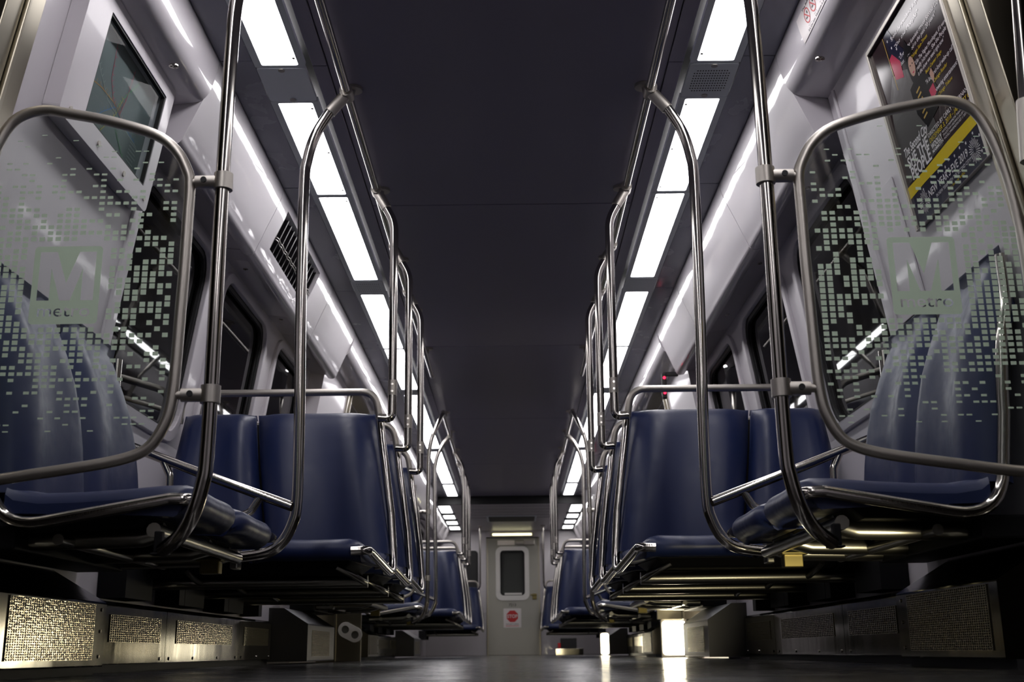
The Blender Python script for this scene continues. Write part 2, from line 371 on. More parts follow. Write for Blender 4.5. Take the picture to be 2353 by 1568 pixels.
obj('edge_strip', MB().box(-.41, -.385, YEND - .02, YEND, 0, 1.86).box(.43, .455, YEND - .02, YEND, 0, 1.86), JAMB, door)
# stop sign on the end door
t = thing('stop_sign', 'white square sign with a red octagon reading STOP on the steel end door', 'sign', (0, YEND - .008, .43))
v, ff = plate([rrect(-.142, .144, .428, .731, .015)], .004); obj('backing', MB().add([(q[0], YEND - .008 + q[2], q[1]) for q in v], ff), SIGNW, t)
oc = [(.001 + .098 * math.cos(R(22.5 + 45 * k)), .607 + .098 * math.sin(R(22.5 + 45 * k))) for k in range(8)]
v, ff = plate([oc]); obj('octagon', MB().add([(q[0], YEND - .0115, q[1]) for q in v], ff), SIGNR, t)
v, ff = text('STOP', .075, .168, 'CENTER', bold=.02); obj('stop_lettering', MB().add([(q[0] + .002, YEND - .013, q[1] + .582) for q in v], ff), SIGNW, t)
v, ff = text('DO NOT OPEN', .03, .20, 'CENTER'); k = MB().add([(q[0], YEND - .0115, q[1] + .473) for q in v], ff); obj('caption', k, INK, t)
obj('red_line', MB().box(-.105, .105, YEND - .0115, YEND - .011, .452, .460), SIGNR, t)
# lamp over the end door and the dark ceiling vent before it
t = thing('door_lamp', 'slim lit yellowish lamp bar above the end door', 'lamp', (0, YEND, 1.9))
obj('lamp_housing', MB().box(-.35, .37, YEND - .035, YEND, 1.885, 1.945), SATIN, t)
obj('lamp_tube', MB().tube([(-.31, YEND - .045, 1.914), (.33, YEND - .045, 1.914)], .017, 10), DOORL, t)
t = thing('ceiling_vent', 'dark rectangular vent in the low ceiling before the end door', 'vent', (0, 17.0, 1.98))
obj('vent_frame', MB().box(-.36, .38, 16.75, 17.45, 1.968, 1.98), FRAME, t); obj('vent_opening', MB().box(-.33, .35, 16.80, 17.40, 1.964, 1.968), BLACK, t)

# side doors (closed) in the openings except the near right one
dn = 2
for s, yc in ((-1, 8.80), (1, 8.80)):
    d = MB()
    for a, b in ((yc - .66, yc - .005), (yc + .005, yc + .66)):
        v, ff = plate([[(a, .01), (b, .01), (b, 1.9), (a, 1.9)], rrect(a + .13, b - .13, .9, 1.6, .08)], .03)
        d.add([(s * (1.375 - .08 * max(0, q[1] - .9) + q[2]), q[0], q[1]) for q in v], ff)
    o = struct('door_%d' % dn, d, JAMB); dn += 1
    for a, b in ((yc - .66, yc - .005), (yc + .005, yc + .66)):
        p = MB(); v, ff = plate([rrect(a + .12, b - .12, .89, 1.61, .08)], .006)
        p.add([(s * (1.385 - .08 * max(0, q[1] - .9) + q[2]), q[0], q[1]) for q in v], ff); obj('pane', p, DARKG, o)
        obj('rubber_edge', MB().box(*sorted((s * 1.36, s * 1.39)), yc - .006, yc + .006, .01, .9), BLACK, o)

# ---------------------------------------------------------------- ceiling lights and the plates between them
segs = [(-1.2, 0), (.01, 1.21), (1.22, 2.43), (2.44, 3.665), (3.93, 4.853), (4.863, 6.092), (6.345, 7.585), (7.595, 8.86), (9.05, 10.25), (10.26, 11.585), (11.77, 13.0), (13.01, 14.08), (14.22, 15.28)]
ordn = ['', '', '', 'first', 'second', 'third', 'fourth', 'fifth', 'sixth', 'seventh', 'eighth', 'ninth', 'tenth']
for s in (-1, 1):
    for i, (a, b) in enumerate(segs):
        if i < 3:
            lab = {0: 'ceiling light panel at the rear of the %s lighting strip behind the viewer', 1: 'ceiling light panel over the viewer in the %s lighting strip', 2: 'ceiling light panel just behind the first visible one in the %s strip'}[i] % SIDE[s]
        else: lab = 'bright rectangular light panel, %s from the near end of the %s ceiling strip' % (ordn[i], SIDE[s])
        t = thing('ceiling_light', lab, 'ceiling light', (s * .775, (a + b) / 2, 2.08), 'light panels of the %s ceiling strip' % SIDE[s])
        fr = MB(); v, ff = plate([[(.688, a), (.868, a), (.868, b), (.688, b)], rrect(.711, .842, a + .012, b - .012, .008)], .02)
        fr.add([(s * q[0], q[1], 2.088 + q[2]) for q in v], ff); obj('frame', fr, FRAME, t)
        obj('diffuser', MB().box(*sorted((s * .709, s * .844)), a + .010, b - .010, 2.080, 2.096), DIFF, t)
        for yy in (a + .06, (a + b) / 2, b - .06):
            obj('screw', MB().disc((s * .72, yy, 2.0805), (0, 0, -1), .005, .003, 10), BLACK, t)
    for i, (a, b, nm) in enumerate(((3.672, 3.922, 'first'), (6.098, 6.338, 'second'), (8.867, 9.043, 'third'), (11.59, 11.765, 'fourth'), (14.085, 14.215, 'fifth'))):
        if i == 0 and s > 0:
            t = thing('ceiling_speaker', 'grey perforated speaker plate between the first two light panels of the right strip', 'speaker', (s * .778, (a + b) / 2, 2.08))
        elif i == 0:
            t = thing('access_panel', 'plain grey access plate between the first two light panels of the left strip', 'access panel', (s * .778, (a + b) / 2, 2.08))
        else:
            t = thing('ceiling_plate', 'grey filler plate, %s gap from the near end of the %s light strip' % (nm, SIDE[s]), 'ceiling plate', (s * .778, (a + b) / 2, 2.08), 'filler plates of the light strips')
        v, ff = plate([rrect(.69, .866, a, b, .012)], .016); obj('plate', MB().add([(s * q[0], q[1], 2.084 + q[2]) for q in v], ff), mat('plate_grey', (.72, .76, .82), .4) if i == 0 and s < 0 else FRAME, t, bevel=.002)
        if i == 0:
            for yy in (a + .012, b - .012):
                obj('finger_latch', MB().disc((s * .778, yy, 2.077), (0, 0, -1), .012, .004, 16), SATIN, t)
        if (i == 0 and s > 0) or (i == 1 and s < 0):
            dd = MB()
            nx, ny = (14, 9) if i == 0 else (12, 5)
            for p in range(nx):
                for q in range(ny):
                    u, w = (p + .5) / nx * 2 - 1, (q + .5) / ny * 2 - 1
                    if i == 0 and abs(u) ** 3 + abs(w) ** 3 > 1.25: continue
                    x = .778 + u * .068; y = (a + b) / 2 + w * .085
                    dd.add([(s * x + .003 * math.cos(k), y + .0045 * math.sin(k), 2.0755) for k in (0, 1.05, 2.09, 3.14, 4.19, 5.24)], [(5, 4, 3, 2, 1, 0)])
            obj('perforation', dd, BLACK, t)
    for i, (a, b) in enumerate(((15.5, 16.35), (16.6, 17.1), (17.4, 17.85), (18.15, 18.65))):
        t = thing('end_ceiling_light', 'light panel in the low end ceiling on the %s, %s after the black bulkhead' % (SIDE[s], ('first', 'second', 'third', 'fourth')[i]), 'ceiling light', (s * .91, (a + b) / 2, 1.98), 'end ceiling light panels')
        fr = MB(); v, ff = plate([[(.80, a), (1.01, a), (1.01, b), (.80, b)], rrect(.83, .985, a + .03, b - .03, .01)], .02)
        fr.add([(s * q[0], q[1], 1.985 + q[2]) for q in v], ff); obj('frame', fr, FRAME, t)
        obj('diffuser', MB().box(*sorted((s * .825, s * .99)), a + .025, b - .025, 1.982, 1.992), DIFF2, t)

# ---------------------------------------------------------------- air vent in the left cove
def cov(d):                                     # point on the cove face, d = 0 top .. 1 bottom
    return (.996 + d * .079, 2.03 - d * .18)
t = thing('air_vent', 'black slatted air vent set in the white cove panel on the left', 'air vent', (-1.05, 5.38, 1.9))
b_ = MB().prism([(1.045, 2.035), (1.125, 1.845), (1.16, 1.845), (1.09, 2.035)], VY[0], VY[1], -1); obj('vent_back', b_, BLACK, t)
for k in range(13):
    y = VY[0] + .035 + k * (VY[1] - VY[0] - .07) / 12
    sl = MB().prism([(1.006, 2.028), (1.082, 1.853), (1.110, 1.853), (1.04, 2.028)], y - .006, y + .006, -1); obj('slat', sl, mat('slat_grey', (.010, .009, .011), .3, spec=.2) if k == 0 else bpy.data.materials['slat_grey'], t, bevel=.003)
w_ = MB()
for d in (.62, .68): w_.tube([(-(cov(d)[0] - .002), y, cov(d)[1] + (.004 if int(y * 20) % 2 else -.004)) for y in [VY[0] + .02 + .045 * q for q in range(20)]], .003, 6)
obj('guard_wire', w_, STEEL, t)
# cove seams: thin dark edge frames
# ---------------------------------------------------------------- handrails on the ceiling
for s in (-1, 1):
    t = thing('ceiling_handrail', 'long stainless handrail hung under the ceiling on the %s of the near bay' % SIDE[s], 'handrail', (s * .545, 5.4, 2.0), 'ceiling handrails')
    obj('rail', MB().tube([(s * .553, 2.66, 2.03), (s * .553, 4, 2.03), (s * .553, 6, 2.03), (s * .553, 8.2, 2.03)], .0165), STEEL, t)
    for y in (2.95, 3.85, 4.815, 5.765, 6.70, 7.62):
        k = obj('hanger', MB().tube([(s * .552, y - .02, 2.03), (s * .548, y - .008, 2.05), (s * .543, y, 2.09)], .011, 10), SATIN, t)
        obj('flange', MB().tube([(s * .542, y, 2.078), (s * .542, y, 2.09)], .034, 18), SATIN, k)
    dup(t, MOD, 'long stainless handrail hung under the ceiling on the %s of the far bay' % SIDE[s])

# ---------------------------------------------------------------- stanchions
def tee(p, a, b, s):                            # collar on the pole end plus ring round the rail
    a = Vector(a); b = Vector(b); d = (b - a).normalized()
    m = MB().tube([b - d * .095, b - d * .014], .0225, 16); m.tube([(b.x, b.y - .032, b.z), (b.x, b.y + .032, b.z)], .0235, 16)
    return obj('tee_fitting', m, SATIN, p)
for s in (-1, 1):
    n = SIDE[s]
    Y1 = 2.60
    t = thing('grab_pole', 'stainless grab pole clamped to the near glass screen on the %s' % n, 'grab pole', (s * .67, Y1, .28), 'grab poles')
    P = spline([(s * .55, Y1 + .1, 2.03), (s * .562, Y1 + .06, 2.0), (s * .60, Y1 + .02, 1.90), (s * .640, Y1, 1.80), (s * .662, Y1, 1.68), (s * .668, Y1, 1.52), (s * .670, Y1, 1.2), (s * .668, Y1, .80), (s * .668, Y1, .50), (s * .674, Y1, .43), (s * .695, Y1 + .01, .36), (s * .735, Y1 + .05, .315), (s * .785, Y1 + .10, .29)], 6)
    obj('pole', MB().tube(P, .0175, 16), STEEL, t)
    obj('foot_bracket', MB().box(*sorted((s * .775, s * .815)), Y1 + .095, Y1 + .13, .278, .284).box(*sorted((s * .79, s * .81)), Y1 + .105, Y1 + .125, .284, .335), PAN, t, bevel=.003)
    dup(t, MOD, 'stainless grab pole clamped to the far bay glass screen on the %s' % n)
    t = thing('grab_pole', 'stainless grab pole at the far end of the near side bench on the %s' % n, 'grab pole', (s * .69, 3.78, .36), 'grab poles')
    P = spline([(s * .568, 3.78, 2.015), (s * .590, 3.78, 1.99), (s * .622, 3.78, 1.945), (s * .665, 3.78, 1.865), (s * .690, 3.78, 1.77), (s * .698, 3.78, 1.66), (s * .692, 3.78, 1.2), (s * .682, 3.78, .8), (s * .680, 3.78, .545), (s * .692, 3.78, .467), (s * .725, 3.78, .405), (s * .775, 3.78, .372), (s * .87, 3.78, .358)], 6)
    obj('pole', MB().tube(P, .019, 16), STEEL, t); tee(t, (s * .61, 3.78, 1.962), (s * .555, 3.78, 2.03), s)
    obj('foot_bracket', MB().box(*sorted((s * .86, s * .885)), 3.75, 3.81, .32, .39), BEAM, t, bevel=.004)
    dup(t, MOD, 'stainless grab pole at the far end of the far bay side bench on the %s' % n)
    for i, y in enumerate((4.69, 5.42, 6.15)):
        lab = 'bent stainless pole at the aisle end of %s bench row, %s side, near bay' % (('first', 'second', 'third')[i], n)
        if i == 0:
            t = thing('seat_pole', lab, 'grab pole', (s * .467, y, 1.0), 'poles on the bench rows')
            P = fil([(s * .525, y, 1.005), (s * .467, y, 1.0), (s * .472, y, 1.88), (s * .548, y, 2.02)], {1: .075, 2: .17}, 9)
            obj('pole', MB().tube(P, .0185, 16), STEEL, t); tee(t, (s * .50, y, 1.935), (s * .553, y, 2.03), s)
            obj('sleeve', MB().tube([(s * .4672, y, 1.10), (s * .4672, y, 1.165)], .0192, 16), SATIN, t)
            for zz in (1.115, 1.145): obj('screw', MB().disc((s * .467, y - .018, zz), (0, -1, 0), .005, .004, 10), STEEL, t)
            p0 = t
        else: t = dup(p0, y - 4.69, lab)
        dup(t, MOD, lab.replace('near bay', 'far bay'))

# ---------------------------------------------------------------- glass screens
K = 2.60 / 2.67
WSF = [(.770, 1.20), (.770, 1.11), (.770, .98), (.772, .88), (.774, .75), (.777, .66), (.787, .597), (.815, .54), (.85, .513), (.91, .495), (1.0, .480), (1.10, .466), (1.20, .452), (1.26, .450), (1.30, .48), (1.316, .56), (1.318, .8), (1.316, 1.017), (1.305, 1.16), (1.288, 1.25), (1.265, 1.325), (1.237, 1.378), (1.20, 1.403), (1.15, 1.411), (1.10, 1.402), (.99, 1.379), (.87, 1.340), (.812, 1.295), (.780, 1.24)]
WSF = [(x * K, .05 + (z - .05) * K) for x, z in WSF]
def pip(x, z, poly):
    c = False
    for (x0, z0), (x1, z1) in zip(poly, poly[1:] + poly[:1]):
        if (z0 > z) != (z1 > z) and x < (x1 - x0) * (z - z0) / (z1 - z0) + x0: c = not c
    return c
MPOLY = [(-.0675, 0), (-.0675, .118), (-.027, .118), (0, .042), (.027, .118), (.0675, .118), (.0675, 0), (.038, 0), (.038, .078), (.0125, 0), (-.0125, 0), (-.038, .078), (-.038, 0)]
def metro_logo():
    v, f = [], []
    def b():
        cu = bpy.data.curves.new('t', 'FONT'); cu.body = 'metro'; cu.size = 1.0; cu.resolution_u = 4; cu.offset = .012; return cu
    # plate with a hole shaped like the letter, and the word laid over a lower band as a hole of the same curve
    fo = bpy.data.curves.new('t', 'FONT'); fo.body = 'metro'; fo.size = .058; fo.resolution_u = 3; fo.offset = .0012
    o = bpy.data.objects.new('tmp', fo); C.objects.link(o); bpy.context.view_layer.update()
    cu = o.evaluated_get(bpy.context.evaluated_depsgraph_get()).to_curve(bpy.context.evaluated_depsgraph_get(), apply_modifiers=False)
    loops = []
    for sp in cu.splines:
        L = []
        if sp.type == 'BEZIER':
            bp = sp.bezier_points; m = len(bp)
            for i in range(m):
                p0, p1 = bp[i], bp[(i + 1) % m]
                for j in range(5):
                    w = j / 5; q = p0.co * (1 - w) ** 3 + p0.handle_right * 3 * w * (1 - w) ** 2 + p1.handle_left * 3 * w * w * (1 - w) + p1.co * w ** 3
                    L.append((q.x, q.y))
        else: L = [(p.co.x, p.co.y) for p in sp.points]
        loops.append(L)
    o.to_curve_clear() if hasattr(o, 'to_curve_clear') else None
    bpy.data.objects.remove(o)
    xs = [p[0] for L in loops for p in L]; x0, x1 = min(xs), max(xs); k = .125 / (x1 - x0)
    loops = [[((p[0] - x0) * k - .0625, .019 + p[1] * .75) for p in L] for L in loops]
    return [rrect(-.082, .082, 0, .196, .010)] + [[(x, .059 + z * 1.04) for x, z in MPOLY]] + loops
LOGO = metro_logo()
rng = random.Random(5)
def screen(s, label):
    y = 2.60
    t = thing('glass_screen', label, 'glass screen', (s * 1.02, y, .44), 'glass screens beside the doors')
    P = spline([(s * x, y, z) for x, z in WSF], 4, True)
    obj('screen_frame', MB().tube(P, .0135, 14, True), SATIN, t)
    L = [(p.x, p.z) for p in P]
    v, ff = plate([L], .008); gl = obj('glass_pane', MB().add([(q[0], y + q[2], q[1]) for q in v], ff), GLASS, t)
    d = MB(); lx, lz = s * 1.03, .814
    poly = [(abs(a), b) for a, b in L]
    for i in range(60):
        z = .555 + i * .0153
        if z > 1.33: break
        e = max(0, 1 - ((z - .90) / .37) ** 2)
        hh = .0022 + .0105 * max(0, 1 - abs((z - .90) / .36) ** 1.6); pr = .08 + .78 * e
        for j in range(-40, 40):
            x = s * 1.02 + j * .0197
            if not all(pip(abs(x) + a, z + b, poly) for a in (-.022, .022) for b in (-.02, .02)): continue
            if abs(x - lx) < .092 and lz - .008 < z < lz + .206: continue
            if rng.random() > pr * (.72 if abs(x) < .93 else 1.0): continue
            d.add([(x - .0067, y - .0046, z - hh / 2), (x + .0067, y - .0046, z - hh / 2), (x + .0067, y - .0046, z + hh / 2), (x - .0067, y - .0046, z + hh / 2)], [(0, 1, 2, 3)])
    obj('frosted_squares', d, FROST, gl)
    v, ff = plate(LOGO); obj('frosted_emblem', MB().add([(lx + q[0], y - .0046, lz + q[1]) for q in v], ff), FROST, gl)
    for z in (1.175, .638):
        cl = MB().tube([(s * .752, y, z), (s * .735, y, z)], .010, 12)
        cl.tube([(s * .735, y - .002, z), (s * .685, y - .002, z)], .0165, 16); cl.tube([(s * .668, y, z - .02), (s * .668, y, z + .022)], .0235, 18)
        k = obj('clamp', cl, SATIN, t)
        sc = MB().disc((s * .712, y - .017, z), (0, -1, 0), .0075, .004, 16); so = obj('socket_screw', sc, BLACK, k)
    return t
for s in (-1, 1):
    t = screen(s, 'near framed glass screen with frosted squares and M emblem on the %s' % SIDE[s])
    dup(t, MOD, 'framed glass screen at the start of the far bay on the %s' % SIDE[s])
    dup(t, 8.02 - 2.60, 'framed glass screen at the far end of the near bay on the %s' % SIDE[s])

# ---------------------------------------------------------------- seats
BACK = [(.430, .435), (.432, .50), (.442, .61), (.455, .70), (.474, .79), (.505, .88), (.540, .965), (.560, 1.005), (.578, 1.030), (.600, 1.042), (.625, 1.040), (.640, 1.02)]
REAR = [(.50, .43), (.50, .50), (.505, .61), (.515, .70), (.535, .79), (.565, .88), (.598, .96), (.615, .99), (.625, 1.005), (.630, 1.015), (.635, 1.018), (.640, 1.02)]
CR = [(0.0, .050), (.002, .026), (.012, .008), (.03, -.004), (.07, -.016), (.13, -.022), (.21, -.020), (.31, -.010), (.42, -.002), (.5, .0)]
CR = CR + [(1 - u, d) for u, d in reversed(CR[:-1])]
def back_mb(wb0, wb1, wt0, wt1, mp):
    m = MB(); F = []; B = []
    for (tb, zb), (tr_, zr) in zip(BACK, REAR):
        a = min(1, max(0, (zb - .43) / .61)); w0 = wb0 + (wt0 - wb0) * a; w1 = wb1 + (wt1 - wb1) * a
        k = 1.0 if zb < .97 else max(.25, 1 - (zb - .97) / .1)
        roll = lambda u: (.015 + .040 * a) * max(0, (.24 - min(u, 1 - u)) / .24) ** 1.6
        F.append([mp(min(tb + (d * k if d < 0 else d) + roll(u), tr_ + .004), w0 + (w1 - w0) * u, zb) for u, d in CR])
        B.append([mp(tr_ + .012, w0 + (w1 - w0) * (.02 + .96 * u), zr) for u, d in CR])
    m.grid(F); m.grid([list(reversed(r)) for r in B])
    n = len(F); q = len(CR)
    for e in (0, q - 1): m.grid([[F[i][e], B[i][e]] if e else [B[i][e], F[i][e]] for i in range(n)], False)
    m.grid([B[0], F[0]], False); m.grid([F[-1], B[-1]], False)
    return m
SEAT = [(.12, .382), (.06, .380), (.025, .378), (.004, .384), (-.009, .397), (-.014, .413), (-.010, .430), (.004, .445), (.03, .453), (.09, .452), (.18, .444), (.28, .438), (.37, .436), (.43, .445), (.45, .46)]
def seat_mb(f0, f1, r0, r1, mp):
    m = MB(); G = []; us = [0, .015, .05, .12, .25, .5, .75, .88, .95, .985, 1]
    zz = [-.030, -.014, -.003, .003, .002, 0, .002, .003, -.003, -.014, -.030]
    for t_, z in SEAT:
        a = max(0, min(1, t_ / .45)); w0 = f0 + (r0 - f0) * a; w1 = f1 + (r1 - f1) * a
        row = []
        for u, d in zip(us, zz):
            dd = d if z > .40 else d * .2
            row.append(mp(t_ + max(0, (.06 - t_)) * .55 * (abs(2 * u - 1) ** 8), w0 + (w1 - w0) * u, z + dd))
        G.append(row)
    m.grid(G); n = len(G[0]); B = [mp(.45, r0 + (r1 - r0) * u, .384) for u in us]; A = [mp(.12, f0 + (f1 - f0) * u, .382) for u in us]
    m.grid([G[-1], B], False); m.grid([B, G[0]], False)
    for e in (0, n - 1):
        L = [g[e] for g in G] + [B[e]]; m.add(L, [tuple(range(len(L))) if e else tuple(reversed(range(len(L))))])
    return m
def side_tube(m, wf, wr, wt, mp, r=.015, top=True):
    lo_ = fil([mp(-.002, wf + .06, .409), mp(.0, wf, .411), mp(.05, wf, .413), mp(.468, wr, .343), mp(.503, wr + (wt - wr) * .27, .60)], {1: .035, 2: .05, 3: .115}, 9)
    up_ = spline([mp(.503, wr + (wt - wr) * .27, .60), mp(.507, wr + (wt - wr) * .375, .66), mp(.520, wr + (wt - wr) * .58, .78), mp(.545, wr + (wt - wr) * .82, .90), mp(.575, wt, 1.01)], 6)
    return m.tube(lo_ + up_[1:], r, 12)
def row_bench(s, label, group):
    y0 = 4.165
    mp = lambda t_, w, z: (s * w, y0 + t_, z)
    t = thing('double_bench', label, 'bench seat', (s * .9, y0 + .3, .3), group)
    obj('backrest', back_mb(.458, .952, .548, 1.052, mp), NAVY, t); obj('backrest', back_mb(.960, 1.395, 1.060, 1.365, mp), NAVY, t)
    obj('seat_cushion', seat_mb(.520, .905, .47, .935, mp), NAVY, t); obj('seat_cushion', seat_mb(.925, 1.36, .945, 1.39, mp), NAVY, t)
    m = MB(); side_tube(m, .490, .440, .523, mp, .0165); obj('side_frame', m, STEEL, t)
    gh = MB().tube(fil([mp(.58, .524, 1.0), mp(.575, .545, 1.128), mp(.575, 1.365, 1.128), mp(.58, 1.375, 1.0)], {1: .075, 2: .075}, 8), .0155, 14); obj('grab_handle', gh, SATIN, t)
    pn = MB(); pn.hexa([mp(.14, .60, .345), mp(.14, 1.36, .345), mp(.44, 1.37, .34), mp(.44, .58, .34)][::s], [mp(.10, .56, .385), mp(.10, 1.35, .385), mp(.45, 1.38, .385), mp(.45, .52, .385)][::s])
    obj('seat_pan', pn, PAN, t, bevel=.01)
    bm = MB()
    bm.tube([mp(.26, .52, .315), mp(.26, 1.399, .315)], .024, 12); obj('cantilever_beam', bm, BEAM, t)
    obj('cantilever_beam', MB().tube([mp(.36, .56, .322), mp(.36, 1.399, .322)], .016, 12), BEAM, t)
    for ya, yb in ((-.165, .13), (.485, .56)): obj('wall_mount', MB().box(*sorted((s * 1.30, s * 1.398)), y0 + ya, y0 + yb, .245, .37), PAN, t)  # black blocks added where shade falls on the wall below the seats
    obj('back_shell', MB().hexa([mp(.515, .50, .40), mp(.515, 1.385, .40), mp(.545, 1.385, .40), mp(.545, .50, .40)][::s], [mp(.615, .58, 1.0), mp(.615, 1.34, 1.0), mp(.64, 1.34, 1.0), mp(.64, .58, 1.0)][::s]), PAN, t, bevel=.01)
    cv = MB(); cv.tube(spline([mp(.12, .62, .36), mp(.15, .56, .33), mp(.25, .53, .312), mp(.36, .55, .33), mp(.44, .60, .36)], 5), .012, 10); obj('support_bow', cv, BEAM, t); cv = MB()
    cv.tube(spline([mp(.12, 1.18, .36), mp(.2, 1.16, .325), mp(.3, 1.15, .315), mp(.42, 1.17, .36)], 5), .012, 10); obj('support_bow', cv, BEAM, t)
    return t
PL = ('first', 'second', 'third')
for s in (-1, 1):
    g = 'blue double benches facing the viewer'
    lab = 'navy double bench facing the viewer, %s row on the %s of the near bay'
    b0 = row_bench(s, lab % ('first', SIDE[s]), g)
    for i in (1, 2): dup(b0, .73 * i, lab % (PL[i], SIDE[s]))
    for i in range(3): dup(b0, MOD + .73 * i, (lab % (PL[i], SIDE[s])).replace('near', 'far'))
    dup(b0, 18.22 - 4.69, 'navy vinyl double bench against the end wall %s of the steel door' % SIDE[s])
def long_bench(s, label):
    ya, yb = 2.72, 3.70; x0 = .735
    mp = lambda t_, w, z: (s * (x0 + t_ * (1.0 if t_ < .5 else 1.0)), w, z)
    t = thing('side_bench', label, 'bench seat', (s * 1.0, 3.2, .3), 'blue side benches with backs to the wall')
    ym = (ya + yb) / 2
    for a, b in ((ya + .015, ym - .004), (ym + .004, yb - .015)):
        bk_ = back_mb(a, b, a + .01, b - .01, mp); bk_.v = [(x if abs(x) < pockx(z) - .012 else s * (pockx(z) - .012), y, z) for x, y, z in bk_.v]
        obj('backrest', bk_, NAVY, t)
        obj('seat_cushion', seat_mb(a + .012, b - .012, a, b, mp), NAVY, t)
    for yy, sg in ((ya + .01, 1), (yb - .01, -1)):
        m = MB(); side_tube(m, 0, 0, 0, lambda t_, w, z: (s * min(x0 + t_, pockx(z) - .022), yy + sg * w, z), .0155); obj('side_frame', m, STEEL, t)
    pn = MB().hexa([mp(.16, ya + .08, .355), mp(.44, ya + .08, .35), mp(.44, yb - .08, .35), mp(.16, yb - .08, .355)][::s], [mp(.11, ya + .05, .386), mp(.45, ya + .05, .386), mp(.45, yb - .05, .386), mp(.11, yb - .05, .386)][::s])
    obj('seat_pan', pn, PAN, t, bevel=.01)
    for yy in (ya + .16, ym + .12, yb - .14):
        bm = MB().tube(fil([mp(.10, yy, .352), mp(.16, yy, .335), mp(.40, yy, .33), mp(.575, yy, .33)], .05, 5), .023, 12); obj('cantilever_beam', bm, BEAM, t)
    obj('long_beam', MB().tube([mp(.10, ya + .06, .345), mp(.10, yb - .06, .345)], .018, 12), BEAM, t); obj('long_beam', MB().tube([mp(.33, ya + .06, .325), mp(.33, yb - .06, .325)], .014, 12), BEAM, t)
    br = MB().box(*sorted((s * .86, s * .92)), yb - .18, yb - .14, .29, .33).box(*sorted((s * .85, s * .93)), yb - .20, yb - .12, .326, .336); obj('mounting_bracket', br, BRASS, t, bevel=.003)
    wm = MB().box(*sorted((s * 1.17, s * 1.318)), ya + .06, yb - .12, .302, .36); obj('wall_mount', wm, PAN, t, bevel=.006)  # mount enlarged in black to stand for the shade on the wall
    return t
for s in (-1, 1):
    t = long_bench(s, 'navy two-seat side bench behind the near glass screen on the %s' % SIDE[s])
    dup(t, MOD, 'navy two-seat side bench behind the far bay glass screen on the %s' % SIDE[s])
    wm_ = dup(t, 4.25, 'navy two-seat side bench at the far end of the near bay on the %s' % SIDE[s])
    # sloping arm rail from the wall to the pole
    y = 3.77
    t = thing('arm_rail', 'sloping stainless arm rail between near side bench and first row on the %s' % SIDE[s], 'arm rail', (s * .9, y, .5), 'sloping arm rails')
    obj('rail', MB().tube([(s * 1.24, y, .728), (s * 1.0, y, .635), (s * .695, y, .522)], .0165, 12), STEEL, t)
    obj('strut', MB().tube(fil([(s * 1.135, y, .69), (s * 1.105, y, .63), (s * 1.10, y, .45)], .04), .013, 12), STEEL, t)
    obj('strut', MB().tube(fil([(s * .80, y, .555), (s * .83, y, .505), (s * .91, y, .475), (s * .96, y, .46)], .04), .013, 12), STEEL, t)
    dup(t, MOD, 'sloping stainless arm rail behind the far bay side bench on the %s' % SIDE[s])

